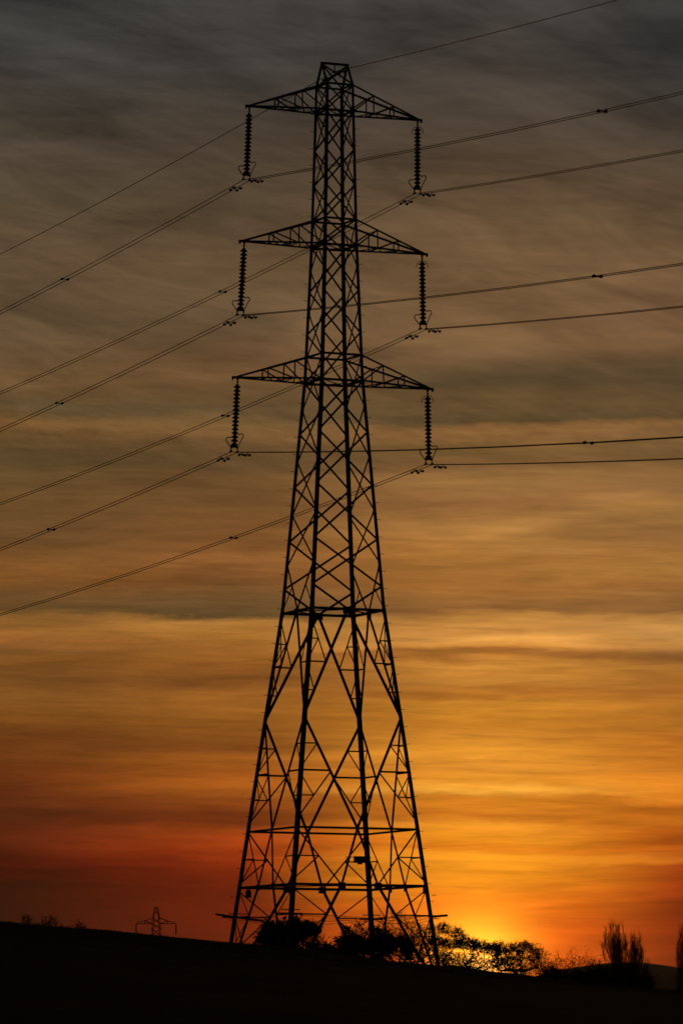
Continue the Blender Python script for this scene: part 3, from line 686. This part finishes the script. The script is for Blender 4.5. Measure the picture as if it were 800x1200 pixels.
SKY_R = [(-40, 54, 55, 55), (10, 57, 57, 55), (60, 50, 51, 51), (120, 61, 56, 51), (180, 71, 60, 49), (240, 89, 71, 51), (320, 108, 82, 56), (380, 114, 84, 58), (400, 115, 84, 56), (420, 100, 75, 50), (440, 87, 69, 46), (460, 88, 68, 46), (480, 98, 74, 46), (494, 95, 74, 46), (501, 138, 99, 57), (512, 121, 88, 52), (530, 111, 81, 48), (545, 106, 79, 46), (560, 138, 99, 55), (575, 137, 97, 57), (595, 164, 117, 61), (608, 140, 101, 54), (630, 146, 99, 54), (650, 164, 111, 54), (675, 168, 116, 55), (690, 151, 97, 47), (700, 151, 102, 52),
 (717, 134, 91, 48), (724, 194, 136, 68), (745, 195, 138, 72), (753, 190, 130, 60), (758, 145, 96, 48), (770, 138, 88, 42), (780, 170, 111, 46), (800, 170, 108, 42), (815, 166, 101, 38), (840, 184, 114, 39), (855, 172, 104, 34), (875, 189, 109, 32), (900, 196, 113, 33), (925, 228, 133, 35), (935, 217, 122, 30), (942, 178, 93, 20), (960, 202, 110, 25), (975, 192, 90, 18), (989, 150, 64, 14), (996, 208, 100, 19), (1003, 160, 75, 20), (1010, 228, 122, 30), (1014, 158, 57, 15), (1030, 148, 46, 11), (1050, 145, 40, 9), (1060, 110, 29, 7), (1075, 116, 29, 7), (1090, 123, 32, 7), (1110, 116, 32, 7), (1150, 91, 25, 7), (1225, 74, 20, 6)]
# cloud structure, in bearing / elevation
wa = nz(comb(mul(az, .22), mul(el, .9), 3.1), 1.0, 4, .55)
wb = nz(comb(mul(az, .5), mul(el, 3.2), 8.7), 1.0, 5, .6, .4)
wc = nz(comb(mul(az, .75), mul(el, 2.2), 4.4), 1.0, 6, .6, .5)
elw = add(el, add(mul(wa, .40), add(mul(wb, .20), mul(wc, .24))))
EB = el_of(712)
def ramp_part(rows):
    rp = nd('ShaderNodeValToRGB'); cr = rp.color_ramp; cr.interpolation = 'LINEAR'
    data = sorted([((el_of(y) + 1) / 15, lin((r, g, b))) for y, r, g, b in rows])
    assert len(data) <= 32, len(data)
    cr.elements[0].position = data[0][0]; cr.elements[0].color = (*data[0][1], 1); cr.elements[1].position = data[-1][0]; cr.elements[1].color = (*data[-1][1], 1)
    for p, c_ in data[1:-1]: e = cr.elements.new(p); e.color = (*c_, 1)
    nt.links.new(mul(add(elw, 1.0), 1 / 15), rp.inputs[0]); return rp.outputs[0]
def ramp(rows):
    rows = sorted(rows); rows = [rows[0]] + [r for r in rows[1:]]
    m = next(i for i, r in enumerate(rows) if r[0] > 705)
    f = nd('ShaderNodeMath', operation='LESS_THAN'); put(f.inputs[0], elw); f.inputs[1].default_value = el_of(rows[m][0])
    return mixc(f.outputs[0], ramp_part(rows[:m + 1]), ramp_part(rows[m:]))
azw = add(az, mul(wa, .8))
c = mixc(sstep(-4.4, -.6, azw), ramp(SKY_L), ramp(SKY_M)); c = mixc(sstep(-1.2, 1.6, azw), c, ramp(SKY_S)); c = mixc(sstep(1.7, 4.3, azw), c, ramp(SKY_R))
# fine streaks: slanting wisps high up, level bands low down
hi = sstep(5.0, 9.0, el)
s1 = nz(comb(mul(az, .42), mul(add(el, mul(az, .20)), 1.45), 1.0), 1.0, 8, .6, .9)
s2 = nz(comb(mul(az, .30), mul(add(el, mul(az, -.04)), 4.2), 5.0), 1.0, 7, .55, .3)
s3 = nz(comb(mul(az, 1.1), mul(el, 11.0), 9.0), 1.0, 4, .55, .2)
s4 = nz(comb(mul(az, 1.0), mul(add(el, mul(az, .19)), 5.2), 2.0), 1.0, 7, .62, 1.1)
s5 = nz(comb(mul(az, 2.2), mul(add(el, mul(az, .10)), 9.0), 7.0), 1.0, 6, .65, 1.2)
bd = mth('EXPONENT', mul(mth('POWER', mul(mth('ABSOLUTE', sub(el, 7.25)), 1 / .33), 2.0), -1.0))
s6 = nz(comb(mul(az, .62), mul(add(el, mul(az, -.03)), 6.8), 12.0), 1.0, 8, .66, .7)
s7 = nz(comb(mul(az, .42), mul(add(el, mul(az, .035)), 15.0), 17.0), 1.0, 6, .62, .3)
lo = sub(1.0, hi)
k = add(add(1.0, mul(lo, add(mul(s6, .85), mul(s7, .55)))), add(add(mul(s4, add(mul(hi, .30), .20)), mul(mul(s5, bd), .75)), add(mul(mul(s1, add(mul(hi, .85), .15)), 1.65), add(mul(mul(s2, sub(1.0, mul(hi, .5))), .62), mul(s3, .34)))))
FE = [(60, 58, 1.3, .12, .25, .30), (70, 180, 1.3, .15, .14, .26), (740, 45, .9, .42, .05, -.16), (650, 105, 1.2, .12, .05, .14), (470, 200, 1.2, .12, .2, -.08), (90, 500, .8, .06, .10, .12), (560, 15, .8, .12, .1, .08), (610, 175, 1.2, .1, .1, .1), (420, 25, 1.0, .14, .12, -.1),
      (600, 722, 1.1, .04, .0, .08), (590, 626, 1.1, .07, -.2, .20), (690, 616, .9, .09, -.10, -.20), (560, 662, .9, .07, -.1, -.14), (720, 585, .9, .06, -.14, .14), (180, 645, 1.2, .05, -.06, .12), (640, 1066, .9, .035, -.02, -.18), (700, 1040, .8, .04, 0, .10), (690, 1100, .9, .05, .0, -.14), (620, 1085, .8, .03, .0, -.12), (330, 1020, .7, .06, 0, .12)]
azn = add(az, mul(wb, .7)); eln = add(el, add(mul(wb, .18), mul(s3, .06)))
for px, row, sa, se, tilt, amp in FE:
    a0 = (px - 400) / 99.1; e0 = el_of(row); da = sub(azn, a0); de = add(sub(eln, e0), mul(da, tilt))
    q = add(mth('POWER', mul(mth('ABSOLUTE', da), 1 / sa), 2.0), mth('POWER', mul(mth('ABSOLUTE', de), 1 / se), 2.0))
    k = add(k, mul(mth('EXPONENT', mul(q, -1.0)), amp))
c = scalec(c, mth('MAXIMUM', k, .3))
# glow round the sun, seen through the thin cloud
def glow(sa, se, e0, col, amp, pw=1.0):
    q = add(mth('POWER', mul(mth('ABSOLUTE', sub(az, SUN_AZ - .05)), 1 / sa), 2.0), mth('POWER', mul(mth('ABSOLUTE', sub(el, e0)), 1 / se), 2.0))
    g = mul(mth('EXPONENT', mul(q, -pw)), mul(amp, add(1.0, mul(s2, .9)))); n = nd('ShaderNodeRGB'); n.outputs[0].default_value = (*col, 1); return scalec(n.outputs[0], g)
c = addc(c, glow(.56, .44, 1.15, (1.0, .60, .03), .92)); c = addc(c, glow(1.65, .72, .95, (1.0, .17, .006), .58)); c = addc(c, glow(.33, .30, .9, (1.0, .58, .08), .8))
# the disc itself
sd = Vector((math.sin(R(SUN_AZ)) * math.cos(R(SUN_EL)), math.cos(R(SUN_AZ)) * math.cos(R(SUN_EL)), math.sin(R(SUN_EL))))
da = mul(sub(az, SUN_AZ), 1.0); rr = mth('SQRT', add(mul(da, da), mul(sub(el, SUN_EL), sub(el, SUN_EL))))
n = nd('ShaderNodeRGB'); n.outputs[0].default_value = (1.0, .38, .07, 1); c = addc(c, scalec(n.outputs[0], mul(sstep(.29, .24, rr), 2.8)))
# away from the sunset the dusk sky is a dim clear dome
sky = nd('ShaderNodeTexSky', sky_type='NISHITA'); sky.sun_disc = False; sky.sun_elevation = R(SUN_EL); sky.sun_rotation = R(SUN_AZ); sky.dust_density = 3.0
dim = scalec(sky.outputs[0], .01)
c = mixc(sstep(14.0, 40.0, el), c, dim)
back = sstep(25.0, 90.0, mth('ABSOLUTE', sub(az, SUN_AZ)))
c = mixc(back, c, dim)
bg = nd('ShaderNodeBackground'); nt.links.new(c, bg.inputs[0]); bg.inputs[1].default_value = 1.0
ow = nd('ShaderNodeOutputWorld'); nt.links.new(bg.outputs[0], ow.inputs[0])

sl = bpy.data.lights.new('sun', 'SUN'); so = bpy.data.objects.new('sun', sl); COL.objects.link(so)
sl.energy = .4; sl.angle = R(.53); sl.color = (1.0, .42, .12); so.rotation_euler = (-sd).to_track_quat('-Z', 'Y').to_euler()

scene.view_settings.view_transform = 'Standard'; scene.view_settings.look = 'None'; scene.view_settings.exposure = 0; scene.view_settings.gamma = 1
scene.cycles.volume_bounces = 0; scene.cycles.max_bounces = 6; scene.cycles.transparent_max_bounces = 8
scene.cycles.use_denoising = True
scene.cycles.filter_width = 1.6
